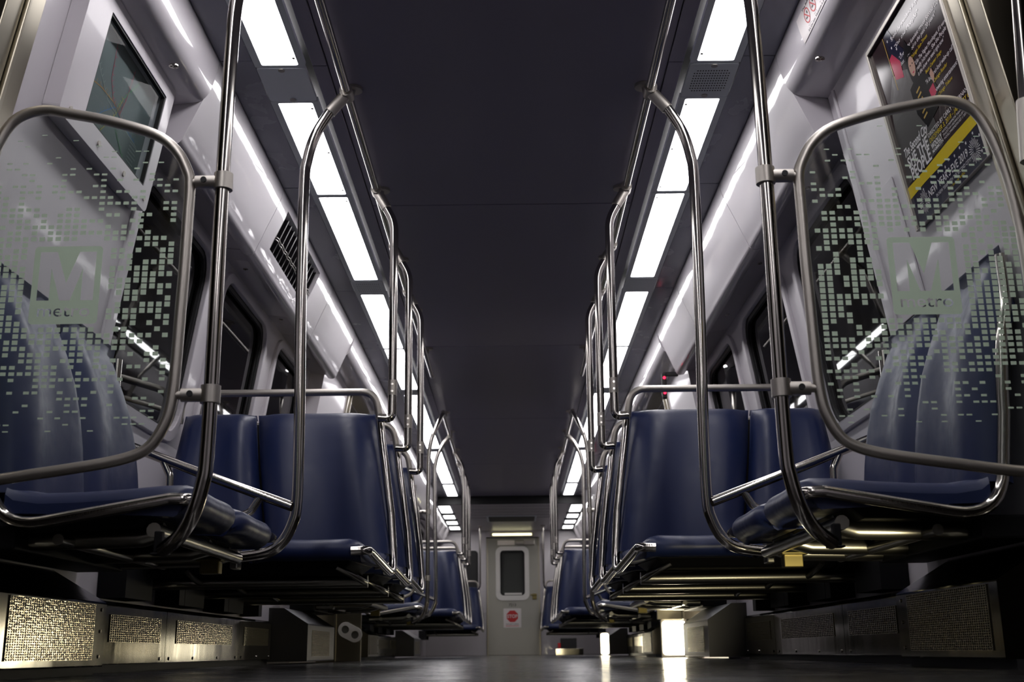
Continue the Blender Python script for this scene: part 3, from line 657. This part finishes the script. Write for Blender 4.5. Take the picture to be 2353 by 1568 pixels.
# ---------------------------------------------------------------- heater boxes along the floor
def grille(parent, s, x, y0, y1, z0, z1, ny, nz, name='grille'):
    obj('grille_back', MB().box(*sorted((s * (x + .0015), s * (x - .0006))), y0, y1, z0, z1), GDARK, parent)
    m = MB()
    wy, wz = (y1 - y0) / ny * .16, (z1 - z0) / nz * .15
    for k in range(ny + 1):
        y = y0 + (y1 - y0) * k / ny; m.box(*sorted((s * (x - .001), s * (x - .0032))), y - wy, y + wy, z0 - wz, z1 + wz)
    for k in range(nz + 1):
        z = z0 + (z1 - z0) * k / nz; m.box(*sorted((s * (x - .001), s * (x - .0040))), y0 - wy, y1 + wy, z - wz, z + wz)
    return obj(name, m, WIRE, parent)
for s in (-1, 1):
    n = SIDE[s]
    t = thing('heater_box', 'stainless heater box with a large mesh grille under the near side bench on the %s' % n, 'heater', (s * 1.22, 3.05, 0), 'heater boxes')
    obj('body', MB().prism([(1.15, .022), (1.15, .2), (1.17, .212), (1.318, .298), (1.318, .022)], 2.68, 3.40, s), PLATE, t, bevel=.004)
    obj('plinth', MB().box(*sorted((s * 1.175, s * 1.318)), 2.68, 3.40, 0, .022), BLACK, t)
    grille(t, s, 1.15, 2.74, 3.30, .042, .192, 42, 26)
    for yy in (3.36,):
        for zz in (.05, .12, .18): obj('rivet', MB().disc((s * 1.15, yy, zz), (-s, 0, 0), .005, .003, 10), STEEL, t)
    dup(t, MOD, 'stainless heater box with mesh grille at the far bay door on the %s' % n)
    t = thing('baseboard_heater', 'long low stainless heater cover with three grilles along the %s wall' % n, 'heater', (s * 1.35, 4.9, 0), 'baseboard heaters')
    for i, (a, b) in enumerate(((3.405, 4.50), (4.505, 5.70), (5.705, 6.44))):
        obj('cover', MB().prism([(1.30, .024), (1.30, .215), (1.315, .228), (1.398, .235), (1.398, .024)], a, b, s), PLATE, t, bevel=.003)
    obj('plinth', MB().box(*sorted((s * 1.315, s * 1.398)), 3.405, 6.44, 0, .024), BLACK, t)
    for a, b, q in ((3.87, 4.42, 26), (4.64, 5.54, 34), (5.80, 6.36, 24)): grille(t, s, 1.30, a, b, .097, .184, q, 12)
    for yy in (3.46, 4.44, 4.56, 4.9, 5.3, 5.64, 5.76, 6.1, 6.40): obj('rivet', MB().disc((s * 1.30, yy, .04), (-s, 0, 0), .006, .004, 10), STEEL, t)
    dup(t, MOD, 'long low stainless heater cover in the far bay along the %s wall' % n)
    t = thing('sloped_heater', 'grey box with a slanted top on the floor past the bench rows on the %s' % n, 'heater', (s * 1.2, 6.9, 0), 'slanted heater boxes')
    sp_ = [(1.10, .012), (1.10, .212), (1.235, .298), (1.318, .30), (1.318, .012)]
    obj('body', MB().prism(sp_, 6.45, 7.40, s), mat('heater_dark', (.10, .10, .11), .35, .8) if s < 0 else bpy.data.materials['heater_dark'], t, bevel=.006)
    grille(t, s, 1.10, 6.60, 7.2, .04, .18, 24, 18)
    dup(t, MOD, 'grey box with a slanted top past the far bay bench rows on the %s' % n)
    # stainless base panel at the far screen
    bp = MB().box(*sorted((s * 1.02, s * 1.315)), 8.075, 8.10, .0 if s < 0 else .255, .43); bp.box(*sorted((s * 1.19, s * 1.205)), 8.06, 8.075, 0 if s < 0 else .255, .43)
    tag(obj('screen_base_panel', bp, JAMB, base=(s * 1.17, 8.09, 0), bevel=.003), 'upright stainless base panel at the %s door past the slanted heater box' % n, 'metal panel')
t = thing('outlet_plate', 'white oval outlet plate with two round holes on the left stainless panel', 'outlet', (-1.09, 8.07, .19))
ov = []
for k in range(33):
    a = R(k * 360 / 32 + 0); ov.append((.035 * (1 if math.cos(a) > 0 else -1) + .052 * math.cos(a), .052 * math.sin(a)))
rot = R(-28)
rt = lambda x, z: (x * math.cos(rot) - z * math.sin(rot), x * math.sin(rot) + z * math.cos(rot))
def hole(cx): return [(cx + .026 * math.cos(R(k * 18)), .026 * math.sin(R(k * 18))) for k in range(20)]
v, ff = plate([ov[:-1], hole(-.038), hole(.038)], .012); obj('cover_plate', MB().add([(-1.092 + rt(q[0], q[1])[0], 8.052 + q[2], .193 + rt(q[0], q[1])[1]) for q in v], ff), WHITEP, t, bevel=.003)
for cx in (-.038, .038):
    v, ff = plate([hole(cx)], .004); obj('socket', MB().add([(-1.092 + rt(q[0], q[1])[0], 8.056 + q[2], .193 + rt(q[0], q[1])[1]) for q in v], ff), GREYH, t)
# glowing panels added for the bright glare beside the right-hand doors, no real lamps
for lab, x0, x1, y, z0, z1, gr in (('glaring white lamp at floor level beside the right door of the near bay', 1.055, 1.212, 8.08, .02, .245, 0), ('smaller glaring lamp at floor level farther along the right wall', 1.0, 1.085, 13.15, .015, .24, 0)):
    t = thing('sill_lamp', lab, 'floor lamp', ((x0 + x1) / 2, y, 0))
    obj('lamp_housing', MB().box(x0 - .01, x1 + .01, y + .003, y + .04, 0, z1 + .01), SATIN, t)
    v, ff = plate([rrect(x0, x1, z0, z1, .02)], .006); obj('lamp_lens', MB().add([(q[0], y + q[2], q[1]) for q in v], ff), GLARE_STRONG if y < 10 else GLARE, t)

# ---------------------------------------------------------------- wall map, poster, rules sticker
def face(s, y_left, z_ref, off=.0):
    """matrix for flat goods on the leaning pocket wall: u = reading direction, v = up, n = to the room"""
    up = Vector((-s * .165, 0, 1)).normalized(); u = Vector((0, -s, 0)); nn = u.cross(up)
    o = Vector((s * pockx(z_ref), y_left, z_ref)) + nn * off
    return Matrix(((u.x, up.x, nn.x, o.x), (u.y, up.y, nn.y, o.y), (u.z, up.z, nn.z, o.z), (0, 0, 0, 1)))
def flat(F, v, ff, n=0.0): return MB().add([tuple(F @ Vector((q[0], q[1], n + q[2]))) for q in v], ff)
F = face(-1, 2.79, 1.48)                        # left wall: reading runs away from the viewer
W_, H_ = .745, .455
t = thing('map_case', 'white framed case with a dark glazed line map on the near left wall', 'map case', (-1.2, 3.16, 1.48))
v, ff = plate([rrect(0, W_, 0, H_, .02), rrect(.15, .678, .068, .395, .004)], .05); obj('case_frame', flat(F, v, ff, .026), WALL, t, bevel=.006)
v, ff = plate([rrect(.15, .678, .068, .395, .004), rrect(.158, .670, .074, .388, .004)], .012); obj('gasket', flat(F, v, ff, .042), BLACK, t)
v, ff = plate([[(.15, .068), (.678, .068), (.678, .395), (.15, .395)]], .004); sh = obj('map_sheet', flat(F, v, ff, .012), MAPS, t)
v, ff = plate([[(.15, .068), (.678, .068), (.678, .395), (.15, .395)]], .003); obj('glazing', flat(F, v, ff, .036), MAPG, t)
def ml(pts, col, w=.0035, tick=True):
    m = MB(); P = [Vector((.15 + p[0] * .528, .068 + p[1] * .327, 0)) for p in pts]
    for a, b in zip(P, P[1:]):
        d = (b - a); nrm = Vector((-d.y, d.x, 0)).normalized() * w / 2
        m.add([tuple(F @ (q + Vector((0, 0, .0148)))) for q in (a - nrm, b - nrm, b + nrm, a + nrm)], [(0, 1, 2, 3)])
        if tick:
            for j in range(4):
                c = a + d * (j + .5) / 4; e = nrm.normalized() * .014; w2 = d.normalized() * .001
                m.add([tuple(F @ (q + Vector((0, 0, .0148)))) for q in (c - w2, c + w2, c + e + w2, c + e - w2)], [(0, 1, 2, 3)])
    obj('route_line', m, LINEC[col], sh, label='%s route line' % col)
ml([(.30, .95), (.34, .62), (.44, .46), (.56, .42), (.60, .62), (.62, .95)], 'red'); ml([(.06, .40), (.25, .45), (.44, .46), (.62, .40), (.86, .46)], 'orange')
ml([(.20, .08), (.34, .28), (.48, .44), (.66, .38), (.86, .36)], 'blue'); ml([(.72, .90), (.58, .64), (.50, .46), (.56, .26), (.76, .10)], 'green')
ml([(.34, .06), (.44, .24), (.52, .42), (.56, .60)], 'yellow'); ml([(.08, .68), (.2, .55), (.36, .42), (.62, .37), (.9, .34)], 'silver')
lg = MB()
for k in range(7): vv, f2 = plate([rrect(.80 * .528 + .15, .80 * .528 + .15 + .07 - .008 * (k % 3), .10 + k * .012, .104 + k * .012, .001)]); lg.add([tuple(F @ Vector((q[0], q[1], .0148))) for q in vv], f2)
obj('legend', lg, LINEC['silver'], sh)
for u in (.06, .28, .50, .70):
    obj('screw', MB().disc(F @ Vector((u, .035, .051)), F.to_3x3() @ Vector((0, 0, 1)), .009, .004, 14), SATIN, t)

F = face(1, 3.185, 1.252)                       # right wall: reading runs towards the viewer
PW, PH = .522, .585
t = thing('theatre_poster', 'dark advertising poster with a yellow stripe on the near right wall', 'poster', (1.22, 2.92, 1.25))
def fb(u0, u1, v0, v1, n0, n1): return MB().hexa(*[[tuple(F @ Vector((u, v, n))) for u, v in ((u0, v0), (u1, v0), (u1, v1), (u0, v1))] for n in (n0, n1)])
v, ff = plate([[(-.010, -.003), (PW + .016, -.003), (PW + .016, PH + .014), (-.010, PH + .014)], [(0, 0), (PW, 0), (PW, PH), (0, PH)]], .014); obj('poster_frame', flat(F, v, ff, .008), SATIN, t, bevel=.002)
sheet = obj('sheet', fb(0, PW, 0, PH, .002, .005), PAPER, t)
E0 = .0062
def pt(nm, s_, size, u, vv, m, width=None, shear=0, bold=0, lvl=E0):
    v, ff = text(s_, size, width, 'LEFT', shear, bold); return obj(nm, flat(F @ Matrix.Translation((u, vv, 0)), v, ff, lvl), m, sheet)
def shape(nm, L, m, lvl=E0): v, ff = plate([L] if not isinstance(L[0], list) else L); return obj(nm, flat(F, v, ff, lvl), m, sheet)
shape('yellow_stripe', [(0, .098), (.12, .101), (.3, .097), (PW, .10), (PW, .132), (.33, .135), (.15, .131), (0, .134)], PYEL)
shape('night_band', [(0, 0), (PW, 0), (PW, .0995), (0, .0995)], PNAVY, .0056)
cloth = [(.02, .14), (.30, .14), (.29, .22), (.26, .30), (.285, .36), (.26, .40), (.19, .43), (.11, .45), (.05, .40), (.02, .30)]
shape('grey_cloak', cloth, PGREY, .0056)
shape('flag_field', [(.135, .575), (.165, .578), (.21, .50), (.25, .455), (.235, .43), (.17, .47), (.13, .49)], PNAVY, .0058)
shape('flag_stripe', [(.125, .50), (.15, .505), (.19, .46), (.185, .41), (.13, .43)], PRED, .006)
shape('flag_pole', [(.116, .575), (.120, .575), (.126, .40), (.122, .40)], PGOLD, .006)
shape('hair', [(.215, .44), (.24, .46), (.27, .45), (.275, .40), (.29, .35), (.265, .33), (.24, .34), (.225, .38)], PBLK, .006)
shape('hat', [(.215, .45), (.235, .475), (.245, .50), (.262, .47), (.285, .455), (.28, .44), (.25, .448), (.225, .436)], PBLK, .0066)
shape('portrait_face', [(.252 + .021 * math.cos(R(a)), .408 + .030 * math.sin(R(a))) for a in range(0, 360, 20)], PSKIN, .0064)
shape('coat', [(.20, .36), (.25, .37), (.29, .37), (.33, .34), (.36, .29), (.35, .24), (.24, .22), (.20, .28)], PBLK, .0061)
for u, vv in ((.244, .414), (.260, .414)): shape('eye', [(u + .0035 * math.cos(R(a)), vv + .0022 * math.sin(R(a))) for a in range(0, 360, 45)], PBLK, .0068)
shape('mouth', [(.246, .391), (.260, .391), (.257, .387), (.249, .387)], PRED, .0068)
for u, vv in ((.145, .55), (.16, .52), (.19, .50), (.175, .545), (.205, .475), (.225, .455)): shape('flag_star', [(u + (.006 if k % 2 == 0 else .0024) * math.sin(R(36 * k)), vv + (.006 if k % 2 == 0 else .0024) * math.cos(R(36 * k))) for k in range(10)], PTXT, .0061)
for k in range(6): shape('braid', [(.232, .335 - k * .016), (.262, .340 - k * .016), (.264, .334 - k * .016), (.234, .329 - k * .016)], PGOLD, .0066)
shape('red_cuff', [(.31, .30), (.345, .305), (.35, .275), (.315, .265)], PRED, .0066); shape('hand', [(.34, .335), (.358, .345), (.366, .32), (.35, .30)], PSKIN, .0068)
for s_, sz, u, vv, m, w, sh_ in (('Spend the presidency in good company', .015, .17, .535, PTXT, .33, .25), ('"She the People"', .016, .18, .505, PTXT, .2, .25),
        ('"One of the funniest revues Second City', .0165, .19, .462, PTXT, .315, .25), ('has produced in the past 20 years"', .0165, .19, .444, PTXT, .28, .25), ('Chicago Sun-Times', .014, .26, .424, PYEL, .13, .25),
        ('"Like The Vagina Monologues, if it were', .0165, .275, .398, PTXT, .235, .25), ('really hilarious... She the People', .0165, .275, .381, PTXT, .225, .25), ('is the show we need right now"', .0165, .275, .364, PTXT, .2, .25), ('Buzz Center Stage', .013, .32, .346, PYEL, .12, .25),
        ('"A laugh-out-loud wake-up call"', .018, .305, .320, PTXT, .205, .25), ('Chicago Reader', .014, .35, .302, PYEL, .1, .25), ('"Empowering entertainment"', .018, .318, .276, PTXT, .19, .25), ('Chicago Tribune', .014, .355, .258, PYEL, .1, .25)):
    pt('quote_text', s_, sz, u, vv, m, w, sh_)
pt('title_script', 'The Second City', .036, .045, .214, PTXT, .19, .3, .02); pt('title', 'SHE THE', .046, .05, .176, PTXT, .165, 0, .025); pt('title', 'PEOPLE', .050, .055, .138, PTXT, .155, 0, .025)
pt('credit_text', 'DIRECTED BY CARLY HEFFERNAN', .017, .225, .194, PTXT, .285); pt('credit_text', 'DECEMBER 3, 2018 – JANUARY 6', .018, .225, .177, PYEL, .285, .2)
pt('venue_text', 'WOOLLY', .022, .225, .157, PTXT, .08, 0, .03); pt('venue_text', 'MAMMOTH', .012, .225, .146, PTXT, .08, 0, .02)
for k, s_ in enumerate(('WOOLLY MAMMOTH THEATRE COMPANY', '7TH & D ST NW // ARCHIVES & GALLERY PLACE METRO', 'WOOLLYMAMMOTH.NET // 202-393-3939')): pt('venue_text', s_, .009, .312, .166 - k * .010, PTXT, .2)
pt('event_text', "NEW YEAR'S EVE 2019", .030, .125, .052, PTXT, .29, .1, .01); pt('event_text', 'IN NEW YEAR WITH THE SECOND CITY!', .014, .17, .034, PTXT, .25); pt('event_text', 'for more info.', .012, .25, .020, PYEL, .12)
for u, vv in ((.10, .088), (.16, .085), (.22, .09), (.27, .083), (.30, .092), (.34, .085), (.38, .09), (.42, .085), (.47, .09), (.50, .07), (.33, .012), (.05, .05), (.49, .03)):
    shape('star', [(u + (.006 if k % 2 == 0 else .0024) * math.sin(R(36 * k)), vv + (.006 if k % 2 == 0 else .0024) * math.cos(R(36 * k))) for k in range(10)], PTXT)
for u, vv in ((.455, .048), (.085, .055)):
    m = MB()
    for k in range(26):
        a = R(k * 360 / 26); r0, r1 = (.008, .03) if k % 2 else (.016, .034)
        c_, s2 = math.cos(a), math.sin(a)
        m.add([tuple(F @ Vector((u + c_ * r - s2 * w, vv + s2 * r + c_ * w, E0))) for r, w in ((r0, -.0006), (r1, -.0012), (r1, .0012), (r0, .0006))], [(0, 1, 2, 3)])
    obj('firework', m, PTXT, sheet)
# switch cover next to the poster
F2 = face(1, 3.50, 1.05)
t = thing('wall_hatch', 'small flush white hatch on the wall past the dark poster', 'hatch', (1.27, 3.4, 1.05))
obj('hatch_door', MB().hexa(*[[tuple(F2 @ Vector(p + (n,))) for p in ((.0, .0), (.22, .0), (.22, .42), (0, .42))] for n in (.001, .007)]), WALL, t, bevel=.002)
obj('latch', MB().hexa(*[[tuple(F2 @ Vector(p + (n,))) for p in ((.02, .05), (.035, .05), (.035, .13), (.02, .13))] for n in (.007, .014)]), SATIN, t, bevel=.002)

# rules sticker on the right door header: u along Y towards the viewer, v up the leaning face
t = thing('rules_sticker', 'white rules sticker with red no-smoking rings on the right door header', 'sticker', (1.0, 2.8, 1.97))
hp = [Vector((x, 0, z)) for x, z in [(.9892, 2.044), (.994, 2.02), (1.003, 1.985), (1.0105, 1.962)]]
arc = [0]
for a, b in zip(hp, hp[1:]): arc.append(arc[-1] + (b - a).length)
def hpos(u, v, e=.0015):                        # v from 0 at the bottom to arc[-1]
    d = arc[-1] - v; 
    for i in range(len(hp) - 1):
        if d <= arc[i + 1] + 1e-6 or i == len(hp) - 2:
            w = (d - arc[i]) / (arc[i + 1] - arc[i]); p = hp[i].lerp(hp[i + 1], w); dr = (hp[i + 1] - hp[i]).normalized(); nn = Vector((dr.z, 0, -dr.x))
            return (p.x + nn.x * e, 3.34 - u, p.z + nn.z * e)
SC = arc[-1]
def st(nm, v, ff, m, e=.0022): return obj(nm, MB().add([hpos(q[0], q[1], e) for q in v], ff), m, t)
m = MB(); m.grid([[hpos(u, SC * k / 6) for k in range(7)] for u in (0, .2, .45, .72)]); obj('sticker_sheet', m, SIGNW, t)
for i in range(6):
    cu_, cv_ = .10 + i * .068, SC * .56
    ring = lambda r: [(cu_ + r * math.cos(R(a)), cv_ + r * .95 * math.sin(R(a))) for a in range(0, 360, 15)]
    v, ff = plate([ring(.026), ring(.0215)]); st('red_ring', v, ff, SIGNR)
    v, ff = plate([[(cu_ - .019, cv_ + .0135), (cu_ - .0155, cv_ + .0165), (cu_ + .019, cv_ - .0135), (cu_ + .0155, cv_ - .0165)]]); st('red_bar', v, ff, SIGNR, .0026)
    sy = [[(cu_ - .015, cv_ - .008), (cu_ + .001, cv_ - .008), (cu_ + .001, cv_ - .003), (cu_ - .015, cv_ - .003)], [(cu_ + .004, cv_ + .003), (cu_ + .013, cv_ + .003), (cu_ + .011, cv_ + .013), (cu_ + .002, cv_ + .011)]]
    v, ff = plate(sy); st('pictogram', v, ff, INK)
    v, ff = text(('No smoking', 'No eating or drinking', 'No radios', 'No littering', 'No spitting', 'No animals')[i], .0055, .03, 'CENTER'); st('caption', [(q[0] + cu_, q[1] + SC * .19, 0) for q in v], ff, INK)
v, ff = text("It's the law. Violation is punishable by fine", .0115, .30, bold=.01); st('rule_text', [(q[0] + .07, q[1] + SC * .05, 0) for q in v], ff, INK)
v, ff = text('The following are prohibited', .011, .26, bold=.03); st('rule_text', [(q[0] + .07, q[1] + SC * .88, 0) for q in v], ff, INK)

# ---------------------------------------------------------------- door indicators, grab bars, end poles
for y, lab in ((7.19, 'small black indicator with red lamps on the right past the near bench rows'), (13.59, 'small black indicator with red lamps on the far right wall')):
    t = thing('door_indicator', lab, 'indicator', (1.0, y, 1.75))
    obj('housing', MB().box(1.01, 1.04, y - .01, y + .03, 1.62, 1.79).box(1.02, 1.12 if y < 10 else 1.11, y + .005, y + .025, 1.77, 1.80), BLACK, t, bevel=.006)
    for z in (1.755, 1.655): obj('red_lens', MB().disc((1.025, y - .01, z), (0, -1, 0), .009, .006, 14), RED, t)
t = thing('door_grab_bar', 'ribbed stainless grab bar beside the open door at the right edge', 'grab bar', (1.22, 2.36, 1.0))
obj('bar', MB().tube([(1.245, 2.36, 1.72), (1.215, 2.36, 1.22)], .016, 16), STEEL, t)
obj('end_fitting', MB().tube([(1.217, 2.36, 1.25), (1.207, 2.36, 1.10)], .022, 16).box(1.20, 1.30, 2.35, 2.38, 1.12, 1.16), SATIN, t)
obj('end_fitting', MB().tube([(1.243, 2.36, 1.66), (1.25, 2.36, 1.80)], .022, 16), SATIN, t)
for s in (-1, 1):
    x = .494 if s < 0 else .50
    t = thing('end_grab_pole', 'thin stainless pole from low ceiling to end bench %s of the door' % SIDE[s], 'grab pole', (s * x, 18.25, 1.0), 'poles at the end benches')
    obj('pole', MB().tube(fil([(s * x, 18.12, 1.98), (s * x, 18.12, 1.05), (s * (x + .03), 18.17, 1.0)], .06), .015, 12), STEEL, t)
    obj('flange', MB().tube([(s * x, 18.12, 1.96), (s * x, 18.12, 1.98)], .035, 14), SATIN, t)
t = thing('service_box', 'small black and red box on a low steel tray under the right end bench', 'equipment box', (.95, 17.2, 0))
obj('tray', MB().box(.62, 1.02, 16.9, 17.3, 0, .09), PLATE, t, bevel=.004); obj('case', MB().box(.70, .93, 17.0, 17.2, .09, .24), BLACK, t, bevel=.01); obj('red_cap', MB().box(.66, .70, 17.02, 17.15, .10, .17), SIGNR, t, bevel=.005)
